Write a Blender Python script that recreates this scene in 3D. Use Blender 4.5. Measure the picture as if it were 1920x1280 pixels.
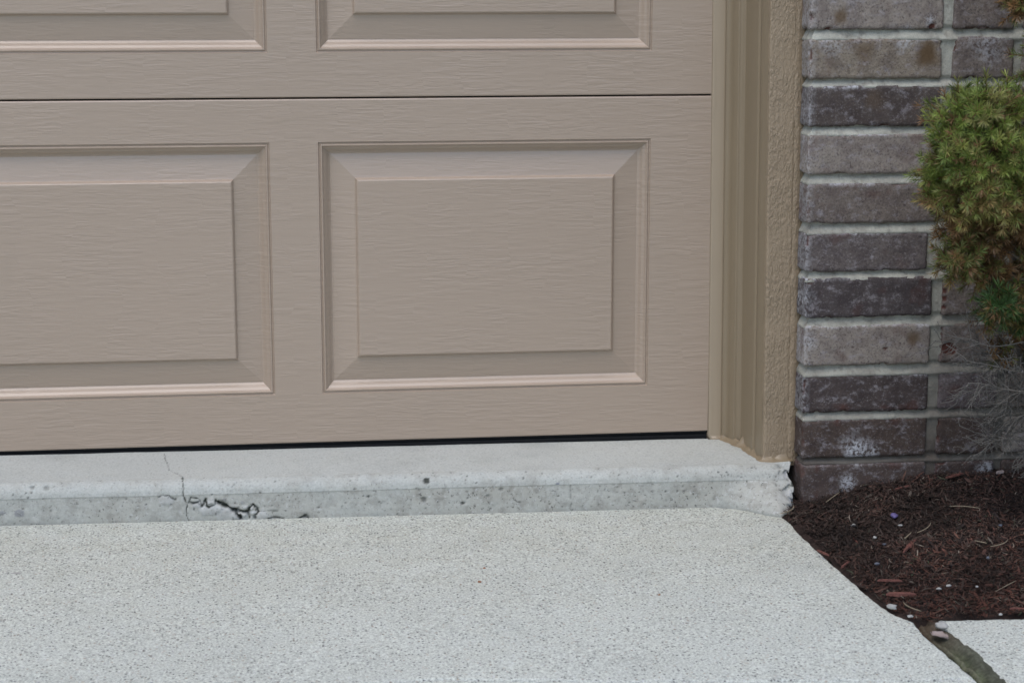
import bpy, math, random
import numpy as np
for o in list(bpy.data.objects): bpy.data.objects.remove(o)
S = bpy.context.scene
COL = S.collection
R = math.radians

# ------------------------------------------------------------------ camera
CZ, CD = 0.79, 2.90
PITCH, YAW = 10.98, 7.01
cam_d = bpy.data.cameras.new('camera'); cam = bpy.data.objects.new('camera', cam_d); COL.objects.link(cam)
cam.location = (0, -CD, CZ); cam.rotation_euler = (R(90 - PITCH), 0, R(-YAW))
cam_d.sensor_width = 36; cam_d.lens = 67.5; cam_d.clip_start = 0.02; cam_d.clip_end = 800
cam_d.dof.use_dof = True; cam_d.dof.focus_distance = 2.98; cam_d.dof.aperture_fstop = 12.0
S.camera = cam

# ------------------------------------------------------------------ world, sun, exposure
SUN_EL, SUN_AZ = 64, 208      # high in front of the house, a little to the left
W = bpy.data.worlds.new('World'); S.world = W; W.use_nodes = True
nt = W.node_tree; bg = nt.nodes['Background']
sky = nt.nodes.new('ShaderNodeTexSky'); sky.sky_type = 'NISHITA'; sky.sun_disc = False
sky.sun_elevation = R(SUN_EL); sky.sun_rotation = R(SUN_AZ); sky.air_density = 1.0; sky.dust_density = 2.3; sky.ozone_density = 1.0
nt.links.new(sky.outputs[0], bg.inputs[0]); bg.inputs[1].default_value = 0.15
sl = bpy.data.lights.new('sun', 'SUN'); sl.energy = 0.6; sl.angle = R(50); sl.color = (.985, .99, 1.0)
sun = bpy.data.objects.new('sun', sl); COL.objects.link(sun)
sun.rotation_euler = (R(90 - SUN_EL), 0, R(-(SUN_AZ) + 180))
S.view_settings.view_transform = 'Standard'; S.view_settings.look = 'None'
S.view_settings.gamma = 1.0; S.view_settings.exposure = 0.54; S.view_settings.use_curve_mapping = False
S.cycles.max_bounces = 6; S.cycles.diffuse_bounces = 4

# ------------------------------------------------------------------ maths helpers
_p, _y = R(PITCH), R(YAW)
_Fh = np.array([math.sin(_y), math.cos(_y), 0]); _Rr = np.array([math.cos(_y), -math.sin(_y), 0]); _U = np.array([0, 0, 1.])
_F = _Fh * math.cos(_p) - _U * math.sin(_p); _Uc = _U * math.cos(_p) + _Fh * math.sin(_p)
_C = np.array([0, -CD, CZ])
def ray(px, py): return _F + _Rr * (px - 960) / 3600 + _Uc * (640 - py) / 3600
def atY(px, py, Y): d = ray(px, py); return _C + d * (Y - _C[1]) / d[1]
def atZ(px, py, Z): d = ray(px, py); return _C + d * (Z - _C[2]) / d[2]
def gz(X, Y): return -0.0085 * (X - .5) + .015 * (Y + .18)          # the paving falls a little away from the house
def atG(px, py, up=0.0):
    q = atZ(px, py, 0)
    for _ in range(6): q = atZ(px, py, gz(q[0], q[1]) + up)
    return q
def tz(X): return .0588 - .0060 * (np.asarray(X) - .67)             # top of the threshold

def _h(ix, iy, iz, s):
    n = (ix.astype(np.int64) * 73856093) ^ (iy.astype(np.int64) * 19349663) ^ (iz.astype(np.int64) * 83492791) ^ (s * 2654435761)
    n = (n ^ (n >> 13)) * 1274126177 & 0xffffffff
    n = (n ^ (n >> 16)) * 2246822519 & 0xffffffff
    return ((n ^ (n >> 15)) & 0xffff) / 65535.0
def vn(P, f, s=0):
    P = np.asarray(P, float) * f + 1000.0
    i = np.floor(P); t = P - i; t = t * t * (3 - 2 * t); i = i.astype(np.int64)
    out = 0
    for a in (0, 1):
        wa = t[..., 0] if a else 1 - t[..., 0]
        for b in (0, 1):
            wb = t[..., 1] if b else 1 - t[..., 1]
            for c in (0, 1):
                wc = t[..., 2] if c else 1 - t[..., 2]
                out = out + wa * wb * wc * _h(i[..., 0] + a, i[..., 1] + b, i[..., 2] + c, s)
    return out * 2 - 1
def fbm(P, f, o=3, s=0):
    r = 0; a = 1; t = 0
    for k in range(o): r = r + a * vn(P, f * 2.03 ** k, s + k); t += a; a *= .5
    return r / t

# ------------------------------------------------------------------ object helpers
def mesh(name, V, F, mats, parent=None, smooth=True, attrs=None, mi=None):
    me = bpy.data.meshes.new(name)
    V = np.asarray(V, np.float32).reshape(-1, 3)
    if isinstance(F, np.ndarray):
        k = F.shape[1]; me.vertices.add(len(V)); me.vertices.foreach_set('co', V.ravel())
        me.loops.add(F.size); me.loops.foreach_set('vertex_index', F.ravel().astype(np.int32))
        me.polygons.add(len(F)); me.polygons.foreach_set('loop_start', np.arange(0, F.size, k, dtype=np.int32))
        me.polygons.foreach_set('loop_total', np.full(len(F), k, np.int32)); me.update(calc_edges=True)
    else:
        me.from_pydata([tuple(map(float, v)) for v in V], [], F); me.update()
    me.polygons.foreach_set('use_smooth', np.full(len(me.polygons), smooth))
    for m in (mats if isinstance(mats, (list, tuple)) else [mats]): me.materials.append(m)
    if mi is not None: me.polygons.foreach_set('material_index', np.asarray(mi, np.int32))
    for k, v in (attrs or {}).items():
        v = np.asarray(v, np.float32)
        if v.ndim == 1:
            a = me.attributes.new(k, 'FLOAT', 'POINT'); a.data.foreach_set('value', v)
        else:
            a = me.attributes.new(k, 'FLOAT_COLOR', 'POINT'); a.data.foreach_set('color', np.hstack([v, np.ones((len(v), 1), np.float32)]).ravel())
    o = bpy.data.objects.new(name, me); COL.objects.link(o)
    if parent:
        o.parent = parent; o.location = -parent.location  if parent.type == 'EMPTY' else (0, 0, 0)
    return o
def tag(o, label=None, cat=None, group=None, kind=None):
    if label: o['label'] = label
    if cat: o['category'] = cat
    if group: o['group'] = group
    if kind: o['kind'] = kind
    return o
def thing(name, loc, label, cat, group=None):
    o = bpy.data.objects.new(name, None); COL.objects.link(o); o.location = loc; o.empty_display_size = .1
    return tag(o, label, cat, group, 'thing')
def gridF(nu, nv, off=0):
    i = np.arange(nu * nv).reshape(nu, nv) + off
    return np.stack([i[:-1, :-1], i[1:, :-1], i[1:, 1:], i[:-1, 1:]], -1).reshape(-1, 4)
def weld(o, d=1e-5):
    import bmesh
    b = bmesh.new(); b.from_mesh(o.data); bmesh.ops.remove_doubles(b, verts=b.verts, dist=d); bmesh.ops.recalc_face_normals(b, faces=b.faces)
    b.to_mesh(o.data); b.free(); o.data.update(); return o
def polyslab(name, pts, ztop, depth, mat, bevel=.003, parent=None):
    """slab with a plan outline, top following ztop(x, y), small worn arris"""
    import bmesh
    pts = np.asarray(pts, float); n = len(pts); c = pts.mean(0)
    nxt = np.roll(pts, -1, 0) - np.roll(pts, 1, 0); nr = np.stack([nxt[:, 1], -nxt[:, 0]], 1); nr /= np.linalg.norm(nr, axis=1)[:, None] + 1e-9
    area = .5 * np.sum(pts[:, 0] * np.roll(pts[:, 1], -1) - np.roll(pts[:, 0], -1) * pts[:, 1])
    if area < 0: nr = -nr
    V = []; rings = []
    for ins, dz in ((bevel, 0), (bevel * .35, -bevel * .3), (0, -bevel), (0, -depth)):
        r = pts - nr * ins
        rings.append([len(V) + i for i in range(n)])
        V += [(x, y, ztop(x, y) + dz) for x, y in r]
    F = [rings[0]]
    for a, b in zip(rings[:-1], rings[1:]): F += [(a[i], b[i], b[(i + 1) % n], a[(i + 1) % n]) for i in range(n)]
    o = mesh(name, V, F, mat, parent, smooth=False)
    b = bmesh.new(); b.from_mesh(o.data); bmesh.ops.triangulate(b, faces=[f for f in b.faces if len(f.verts) > 4]); bmesh.ops.recalc_face_normals(b, faces=b.faces); b.to_mesh(o.data); b.free()
    return o
def box(V, F, x0, x1, y0, y1, z0, z1):
    k = len(V); V += [(x0, y0, z0), (x1, y0, z0), (x1, y1, z0), (x0, y1, z0), (x0, y0, z1), (x1, y0, z1), (x1, y1, z1), (x0, y1, z1)]
    F += [(k, k + 3, k + 2, k + 1), (k + 4, k + 5, k + 6, k + 7), (k, k + 1, k + 5, k + 4), (k + 1, k + 2, k + 6, k + 5), (k + 2, k + 3, k + 7, k + 6), (k + 3, k, k + 4, k + 7)]

# ------------------------------------------------------------------ material helpers
class M:
    def __init__(s, name, rough=.8, spec=.5):
        s.m = bpy.data.materials.new(name); s.m.use_nodes = True; s.t = s.m.node_tree; s.b = s.t.nodes['Principled BSDF']
        s.b.inputs['Roughness'].default_value = rough; s.b.inputs['Specular IOR Level'].default_value = spec
        s.pos = s.t.nodes.new('ShaderNodeNewGeometry').outputs['Position']
    def n(s, typ, **k):
        q = s.t.nodes.new('ShaderNode' + typ)
        for a, v in k.items(): setattr(q, a, v)
        return q
    def put(s, sock, v):
        if hasattr(v, 'links') or hasattr(v, 'is_output'): s.t.links.new(v, sock)
        else: sock.default_value = v
    def math(s, op, a, b=0.0, clamp=False):
        q = s.n('Math', operation=op, use_clamp=clamp); s.put(q.inputs[0], a); s.put(q.inputs[1], b); return q.outputs[0]
    def scale(s, v, sc, off=(0, 0, 0)):
        q = s.n('Mapping'); s.put(q.inputs['Vector'], v); q.inputs['Scale'].default_value = sc; s.put(q.inputs['Location'], off); return q.outputs[0]
    def noise(s, scale, detail=3, rough=.5, vec=None, dist=0.0):
        q = s.n('TexNoise'); s.put(q.inputs['Vector'], s.pos if vec is None else vec); q.inputs['Scale'].default_value = scale
        q.inputs['Detail'].default_value = detail; q.inputs['Roughness'].default_value = rough; q.inputs['Distortion'].default_value = dist
        return q.outputs['Fac']
    def vor(s, scale, vec=None, feature='F1', rnd=1.0):
        q = s.n('TexVoronoi', feature=feature); s.put(q.inputs['Vector'], s.pos if vec is None else vec); q.inputs['Scale'].default_value = scale
        q.inputs['Randomness'].default_value = rnd
        return q
    def ramp(s, f, a, b, lo=0.0, hi=1.0):
        q = s.n('MapRange', interpolation_type='SMOOTHSTEP'); s.put(q.inputs[0], f); q.inputs[1].default_value = a; q.inputs[2].default_value = b
        q.inputs[3].default_value = lo; q.inputs[4].default_value = hi; return q.outputs[0]
    def mix(s, f, a, b, mode='MIX'):
        q = s.n('Mix', data_type='RGBA', blend_type=mode); s.put(q.inputs[0], f)
        for i, v in ((6, a), (7, b)):
            if isinstance(v, (tuple, list)): v = (*v[:3], 1)
            s.put(q.inputs[i], v)
        return q.outputs[2]
    def attr(s, name, col=False):
        q = s.n('Attribute', attribute_name=name); return q.outputs['Color' if col else 'Fac']
    def bump(s, h, strength=.5, dist=.001, prev=None):
        q = s.n('Bump'); s.put(q.inputs['Height'], h); q.inputs['Strength'].default_value = strength; q.inputs['Distance'].default_value = dist
        if prev is not None: s.put(q.inputs['Normal'], prev)
        return q.outputs[0]
    def out(s, col, normal=None, rough=None):
        s.put(s.b.inputs['Base Color'], (*col, 1) if isinstance(col, tuple) else col)
        if normal is not None: s.put(s.b.inputs['Normal'], normal)
        if rough is not None: s.put(s.b.inputs['Roughness'], rough)
        return s.m

def mat_door():
    m = M('embossed_taupe_paint', .40, .80)
    sp = m.n('SeparateXYZ'); m.put(sp.inputs[0], m.pos); X, Y, Z = sp.outputs
    wob = m.noise(1, 1, .5, m.scale(m.pos, (3, 3, 9)))
    cell = m.math('FLOOR', m.math('ADD', m.math('MULTIPLY', X, 15.0), m.math('MULTIPLY', wob, 1.4)))
    wn = m.n('TexWhiteNoise', noise_dimensions='1D'); m.put(wn.inputs['W'], cell)
    cb = m.n('CombineXYZ'); m.put(cb.inputs[0], m.math('MULTIPLY', X, 21.0)); m.put(cb.inputs[1], m.math('MULTIPLY', wn.outputs['Value'], 37.0)); m.put(cb.inputs[2], m.math('MULTIPLY', Z, 165.0))
    g1 = m.noise(1.0, 2.5, .5, cb.outputs[0], .45)
    cb2 = m.n('CombineXYZ'); m.put(cb2.inputs[0], m.math('MULTIPLY', X, 30.0)); m.put(cb2.inputs[1], m.math('MULTIPLY', wn.outputs['Value'], 11.0)); m.put(cb2.inputs[2], m.math('MULTIPLY', Z, 330.0))
    g2 = m.noise(1.0, 1.5, .5, cb2.outputs[0], .3)
    ridge = m.math('ADD', m.ramp(g1, .36, .64), m.math('MULTIPLY', m.ramp(g2, .4, .62), .35))
    amp = m.ramp(m.noise(1, 2, .5, m.scale(m.pos, (9, 9, 22), (3, 0, 1))), .32, .62, .25, 1.0)
    h = m.math('MULTIPLY', ridge, amp)
    nb = m.bump(h, .29, .0010)
    m.b.inputs['Coat Weight'].default_value = .45; m.b.inputs['Coat Roughness'].default_value = .28
    fine = m.noise(900, 2, .6)
    nb = m.bump(fine, .12, .0003, nb)
    base = m.mix(m.noise(2.3, 3), (.352, .273, .204), (.378, .293, .220))
    dirt = m.ramp(m.noise(1, 5, .6, m.scale(m.pos, (14, 14, 5))), .55, .8, 0, .14)
    base = m.mix(dirt, base, (.27, .222, .165))
    return m.out(base, nb)
def mat_concrete(name, base, dark, speck=1.0, bumpk=1.0, attrs=False, warm=.4):
    m = M(name, .9, .25)
    big = m.noise(3.1, 5, .6); mid = m.noise(22, 4, .6)
    c = m.mix(m.ramp(big, .3, .7), tuple(v * .95 for v in base), tuple(v * 1.04 for v in base))
    c = m.mix(m.ramp(mid, .35, .75, 0, .5 * warm), c, (base[0] * .94, base[1] * .90, base[2] * .82))
    blot = m.ramp(m.noise(8, 5, .62), .50, .74, 0, .34)
    c = m.mix(blot, c, tuple(v * .62 for v in base))
    if not attrs:
        sp = m.n('SeparateXYZ'); m.put(sp.inputs[0], m.pos)
        wall_shade = m.math('MULTIPLY', m.ramp(sp.outputs[1], -.75, -.20, 0, 1), m.ramp(mid, .25, .7, .10, .42))  # mottled darkening towards the house: the wall's shade put into the colour
        c = m.mix(wall_shade, c, (base[0] * .70, base[1] * .66, base[2] * .58))
    g = m.noise(330, 4, .8)
    c = m.mix(m.ramp(g, .36, .50, .88 * speck, 0), c, tuple(v * .38 for v in base))
    c = m.mix(m.ramp(g, .51, .64, 0, .8 * speck), c, tuple(min(1, v * 1.42) for v in base))
    v = m.vor(260); sep = m.n('SeparateColor'); m.put(sep.inputs[0], v.outputs['Color'])
    sel = m.math('LESS_THAN', sep.outputs[0], .15); near = m.ramp(v.outputs['Distance'], .30, .5, 1, 0)
    c = m.mix(m.math('MULTIPLY', m.math('MULTIPLY', sel, near), .85 * speck), c, dark)
    sel2 = m.math('GREATER_THAN', sep.outputs[0], .93)
    c = m.mix(m.math('MULTIPLY', m.math('MULTIPLY', sel2, near), .5 * speck), c, (.62, .63, .64))
    sel3 = m.math('GREATER_THAN', sep.outputs[1], .95)
    c = m.mix(m.math('MULTIPLY', m.math('MULTIPLY', sel3, near), .55 * speck), c, (.34, .25, .17))
    v2 = m.vor(75); s2 = m.n('SeparateColor'); m.put(s2.inputs[0], v2.outputs['Color'])
    k2 = m.math('MULTIPLY', m.math('LESS_THAN', s2.outputs[0], .035), m.ramp(v2.outputs['Distance'], .12, .24, .7, 0))
    c = m.mix(m.math('MULTIPLY', k2, speck), c, (.14, .125, .12))
    h = m.math('ADD', m.math('MULTIPLY', g, .9), m.math('MULTIPLY', m.noise(130, 3), .8))
    nb = m.bump(h, .5 * bumpk, .0022)
    if attrs:
        c = m.mix(m.attr('fresh'), c, (.56, .58, .60))
        c = m.mix(m.attr('stone'), c, (.13, .145, .20))
        c = m.mix(m.attr('moss'), c, (.17, .20, .19))
        DIRT = m.attr('dirt')
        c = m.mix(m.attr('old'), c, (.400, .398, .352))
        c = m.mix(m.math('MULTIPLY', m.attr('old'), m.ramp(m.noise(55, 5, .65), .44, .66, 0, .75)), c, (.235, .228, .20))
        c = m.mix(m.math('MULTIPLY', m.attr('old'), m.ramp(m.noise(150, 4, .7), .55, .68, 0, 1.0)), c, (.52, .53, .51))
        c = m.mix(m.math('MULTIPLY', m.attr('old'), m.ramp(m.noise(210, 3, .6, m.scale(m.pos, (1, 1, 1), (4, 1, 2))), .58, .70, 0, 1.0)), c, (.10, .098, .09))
        c = m.mix(DIRT, c, (.022, .026, .020))
    return m.out(c, nb)
def mat_brick():
    m = M('weathered_brick', .9, .2)
    c = m.attr('tint', True)
    c = m.mix(m.ramp(m.noise(38, 5, .62), .35, .68, .0, .75), c, m.mix(1.0, c, (.60, .57, .60), 'MULTIPLY'))
    e = m.ramp(m.noise(48, 6, .72, m.scale(m.pos, (1, 1, 1.5), (5, 2, 1))), .50, .70, 0, .62)
    c = m.mix(e, c, (.34, .32, .335))
    g = m.noise(340, 4, .75)
    c = m.mix(m.ramp(g, .34, .49, .65, 0), c, (.055, .045, .048))
    c = m.mix(m.ramp(g, .55, .72, 0, .42), c, (.40, .38, .37))
    c = m.mix(m.ramp(m.noise(120, 4, .7), .60, .70, 0, .7), c, (.06, .045, .045))
    c = m.mix(m.attr('stain'), c, (.105, .068, .036))
    c = m.mix(m.math('MULTIPLY', m.attr('white'), m.ramp(m.noise(170, 4, .7), .38, .60)), c, (.47, .48, .50))
    c = m.mix(m.attr('chip'), c, m.mix(m.noise(90, 2), (.12, .045, .032), (.05, .028, .025)))
    h = m.math('ADD', m.noise(260, 4, .6), m.math('MULTIPLY', m.noise(70, 3), .8))
    return m.out(c, m.bump(h, .5, .0022))
def mat_mortar():
    m = M('mortar', .92, .2)
    c = m.mix(m.noise(14, 5, .6), (.40, .402, .345), (.53, .535, .462))
    c = m.mix(m.attr('darker'), c, (.115, .098, .082))
    c = m.mix(m.ramp(m.noise(23, 5, .65), .42, .70, 0, .55), c, (.20, .185, .16))
    g = m.noise(480, 3, .6)
    c = m.mix(m.ramp(g, .32, .48, .4, 0), c, (.17, .165, .15))
    c = m.mix(m.ramp(m.noise(60, 5, .7), .50, .70, 0, .7), c, (.17, .155, .135))
    return m.out(c, m.bump(m.math('ADD', m.noise(330, 4, .65), m.noise(90, 3)), .55, .002))
def mat_trim(rough_board=False, nm='shaded_trim_paint', a_=(.238, .187, .120), b_=(.260, .205, .134)):  # default tan has the reveal moulding's shade put into it
    m = M(nm, .38 if not rough_board else .42, .45)
    c = m.mix(m.noise(5, 3), a_, b_)
    st = m.ramp(m.noise(1, 4, .6, m.scale(m.pos, (90, 90, 5))), .55, .8, 0, .25)
    c = m.mix(st, c, (.19, .145, .085))
    if rough_board:
        a = m.noise(1, 3, .55, m.scale(m.pos, (300, 300, 150)), .35)
        b = m.noise(1, 3, .6, m.scale(m.pos, (420, 420, 190)), .4)
        h = m.math('ADD', m.ramp(a, .36, .66), m.math('MULTIPLY', b, .5))
        k = m.ramp(m.noise(14, 3), .34, .6, .35, 1)
        nb = m.bump(m.math('MULTIPLY', h, k), .60, .0024)
    else:
        h = m.noise(1, 3, .6, m.scale(m.pos, (300, 300, 22)))
        drip = m.vor(34); s = m.n('SeparateColor'); m.put(s.inputs[0], drip.outputs['Color'])
        d = m.math('MULTIPLY', m.math('LESS_THAN', s.outputs[0], .10), m.ramp(drip.outputs['Distance'], .05, .13, 1, 0))
        nb = m.bump(h, .10, .0006); nb = m.bump(d, .7, .0012, nb)
    return m.out(c, nb)
def mat_simple(name, col, rough=.7, var=.25, sc=120, bumpk=.3, dist=.0008, attr=None, spec=.4):
    m = M(name, rough, spec)
    c = m.attr(attr, True) if attr else col
    if attr: c = m.mix(m.ramp(m.noise(sc, 3), .3, .7, 0, var), c, m.mix(1.0, c, (.45, .45, .45), 'MULTIPLY'))
    else: c = m.mix(m.noise(sc, 3), tuple(v * (1 - var) for v in col), tuple(min(1, v * (1 + var)) for v in col))
    return m.out(c, m.bump(m.noise(sc * 2.2, 3), bumpk, dist))

DOOR = mat_door()
PAVE = mat_concrete('driveway_concrete', (.535, .560, .508), (.10, .10, .10), 1.0, 1.0)
STEP = mat_concrete('threshold_concrete', (.465, .486, .455), (.13, .13, .13), .34, .6, True, .35)
BRICK, MORTAR = mat_brick(), mat_mortar()
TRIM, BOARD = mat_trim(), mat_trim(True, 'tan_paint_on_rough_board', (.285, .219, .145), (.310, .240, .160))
STOPM = mat_trim(False, 'tan_vinyl_stop', (.338, .274, .193), (.353, .287, .204))
RUBBER = mat_simple('black_rubber', (.008, .009, .010), .9, .3, 90, spec=.15)
FIBRE = mat_simple('mulch_fibre', None, .85, .5, 300, .4, .0008, 'tint', .2)
SOIL = mat_simple('soil', (.030, .019, .015), .95, .6, 160, .8, .003, None, .1)
LAWN = mat_simple('lawn_soil', (.075, .085, .045), .95, .4, 30, .8, .01, None, .1)
NEEDLE = mat_simple('spruce_needle', None, .5, .25, 200, .1, .0003, 'tint', .4)
NEEDLE.node_tree.nodes['Principled BSDF'].inputs['Subsurface Weight'].default_value = 0
BARK = mat_simple('spruce_bark', (.13, .105, .085), .9, .5, 180, .8, .002)
DEADWOOD = mat_simple('dead_twig', (.118, .110, .098), .85, .45, 240, .6, .0008)
REDWOOD = mat_simple('red_wood_chip', (.128, .050, .038), .75, .6, 260, .5, .0008)
PEBBLE = mat_simple('white_pebble', (.33, .33, .31), .6, .22, 200, .3, .0004)
BLUESTONE = mat_simple('blue_grey_pebble', (.10, .11, .135), .6, .2, 200, .3, .0005)
STRAW = mat_simple('dry_straw', (.25, .205, .14), .7, .25, 200, .2, .0004)
PETAL = mat_simple('purple_petal', (.12, .10, .23), .6, .3, 200, .2, .0004)
LEAF = mat_simple('dry_leaf', (.29, .235, .215), .8, .3, 150, .5, .0008)
BROWNLEAF = mat_simple('brown_leaf', (.26, .11, .05), .8, .4, 150, .5, .0008)
MOSS = mat_simple('joint_moss', None, .95, .6, 240, .9, .002, 'tint', .1)
rnd = random.Random(7); rs = np.random.RandomState(11)

# ------------------------------------------------------------------ ground, driveway, walkway
def ground():
    V = [(-150, -150, -.09), (150, -150, -.09), (150, 150, -.09), (-150, 150, -.09)]
    tag(mesh('ground', V, [(0, 1, 2, 3)], LAWN, smooth=False), kind='structure')
ground()
def ragged(pts, step=.006, amp=.0012, seed=0, closed=True):
    out = []
    n = len(pts)
    for i in range(n if closed else n - 1):
        a = np.array(pts[i], float); b = np.array(pts[(i + 1) % n], float); L = np.linalg.norm(b - a)
        vis = L < 2.0
        k = max(1, int(L / (step if vis else .3))); d = (b - a) / L; nn = np.array([-d[1], d[0]])
        for j in range(k):
            q = a + (b - a) * j / k
            w = 0 if not vis else (vn(np.array([[q[0], q[1], seed]]), 60, seed)[0] + .6 * vn(np.array([[q[0], q[1], seed]]), 170, seed + 3)[0]) * amp
            if j == 0: w = 0
            out.append(q + nn * w)
    return out
EDGE = [(.640, -.1795), (.690, -.2005), (.714, -.2240), (.7275, -.2390), (.7325, -.268), (.732, -.300), (.733, -.337), (.738, -.420), (.747, -.539), (.755, -.634), (.764, -.668), (.776, -.688), (.774, -.738), (.781, -.819), (.785, -.878)]
CR = [(0.785, -0.8795), (0.776, -0.8785), (0.715, -0.88), (0.65, -0.8725), (0.582, -0.8665), (0.45, -0.856), (0.3, -0.84), (0.187, -0.823), (0.16, -0.8215), (0.132, -0.8235), (0.05, -0.832), (-0.2, -0.846), (-0.6, -0.874), (-1.95, -0.924)]
A = ragged(EDGE, .005, .0016, 1, False) + ragged(CR, .005, .0022, 2, False) + [np.array((-1.95, -.924)), np.array((-1.95, -.1795))]
import bmesh
def gap(q): return .0013 + .0012 * abs(vn(np.array([[q[0], q[1], 0.]]), 30, 9)[0])
CRB = [np.array(q) - np.array((0, 2 * gap(q))) for q in ragged(CR, .005, .0022, 2, False)]
B = list(reversed(CRB)) + []
B = [np.array((-1.95, -.935))] + B + ragged([(.785, -.893), (.789, -1.2), (.80, -2.2)], .006, .0016, 4, False) + [np.array((.80, -2.2)), np.array((.86, -8.)), np.array((-5.5, -8.)), np.array((-5.5, -1.6)), np.array((-1.95, -1.2))]
dA = polyslab('driveway', A, gz, .12, PAVE, .0032)
dB = polyslab('driveway_front', B, gz, .12, PAVE, .0022)
# both sides of the crack are one slab of driveway
b = bmesh.new(); b.from_mesh(dA.data); b.from_mesh(dB.data); b.to_mesh(dA.data); b.free(); bpy.data.objects.remove(dB)
tag(dA, kind='structure')
Wk = ragged([(.809, -.684), (.86, -.6865), (.922, -.687), (1.3, -.689), (1.7, -.69)], .006, .0022, 5, False) + [np.array((1.7, -.69)), np.array((4.5, -.70)), np.array((4.5, -1.9))] + ragged([(1.9, -1.9), (.835, -1.9)], .05, .001, 5, False) + ragged([(.835, -1.9), (.817, -.898), (.8175, -.809), (.807, -.734), (.8035, -.700), (.809, -.684)], .006, .0016, 6, False)
wk = polyslab('walkway', Wk, lambda x, y: gz(x, y) - .001, .12, PAVE, .005); tag(wk, kind='structure')

# mossy joint between the two slabs
def joint():
    ys = np.arange(-2.2, -.675, .0035); us = np.linspace(0, 1, 15)
    Yg, Ug = np.meshgrid(ys, us, indexing='ij')
    xl = np.interp(-Yg, [.675, .738, .819, .9, 2.2], [.772, .772, .779, .783, .797]); xr = np.interp(-Yg, [.675, .70, .734, .809, .9, 2.2], [.815, .806, .809, .820, .8195, .845])
    Xg = xl + (xr - xl) * Ug
    P = np.stack([Xg, Yg, Yg * 0], -1)
    prof = -.011 + .004 * np.exp(-((Ug - .42) / .08) ** 2) + .0100 * np.clip((Ug - .45) / .35, 0, 1) + .0035 * np.exp(-((Ug - .12) / .1) ** 2)
    Z = gz(Xg, Yg) + prof + .0035 * fbm(P, 90, 3, 5) + .002 * fbm(P * np.array([5, 1, 1]), 60, 2, 8)
    P[..., 2] = Z
    n1 = fbm(P, 55, 3, 21)[..., None]; n2 = fbm(P * np.array([4, .6, 1]), 80, 3, 31)[..., None]
    c = np.array([.085, .090, .062]) + np.array([.045, .065, .02]) * np.clip(n1 + .2, 0, 1)
    c = c * (1 + .7 * n2); pale = np.clip(np.exp(-((Ug - .42) / .05) ** 2) * .8 + (n2[..., 0] > .42) * .4, 0, 1)[..., None]
    c = c * (1 - pale) + np.array([.20, .20, .14]) * pale
    side = np.clip((Ug - .55) / .25 + .5 * n1[..., 0], 0, 1)[..., None]; c = c * (1 - side) + side * np.array([.115, .12, .09]) * (1 + .5 * n2)
    dk_ = np.exp(-((Ug - .27 - .05 * n1[..., 0]) / .055) ** 2)[..., None]; c = c * (1 - .8 * dk_)
    br_ = np.clip((Yg + .80) / .10, 0, 1)[..., None] * .7; c = c * (1 - br_) + br_ * np.array([.10, .062, .045])
    c = np.where((Ug < .1)[..., None], np.array([.03, .028, .02]), c)
    o = mesh('joint_moss', P.reshape(-1, 3), gridF(len(ys), len(us)), MOSS, attrs={'tint': np.clip(c, .01, 1).reshape(-1, 3)})
    # tufts of moss and fine roots along the joint
    tag(o, 'green moss and dirt filling the joint between the two slabs', 'moss', kind='stuff')
joint()

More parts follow.
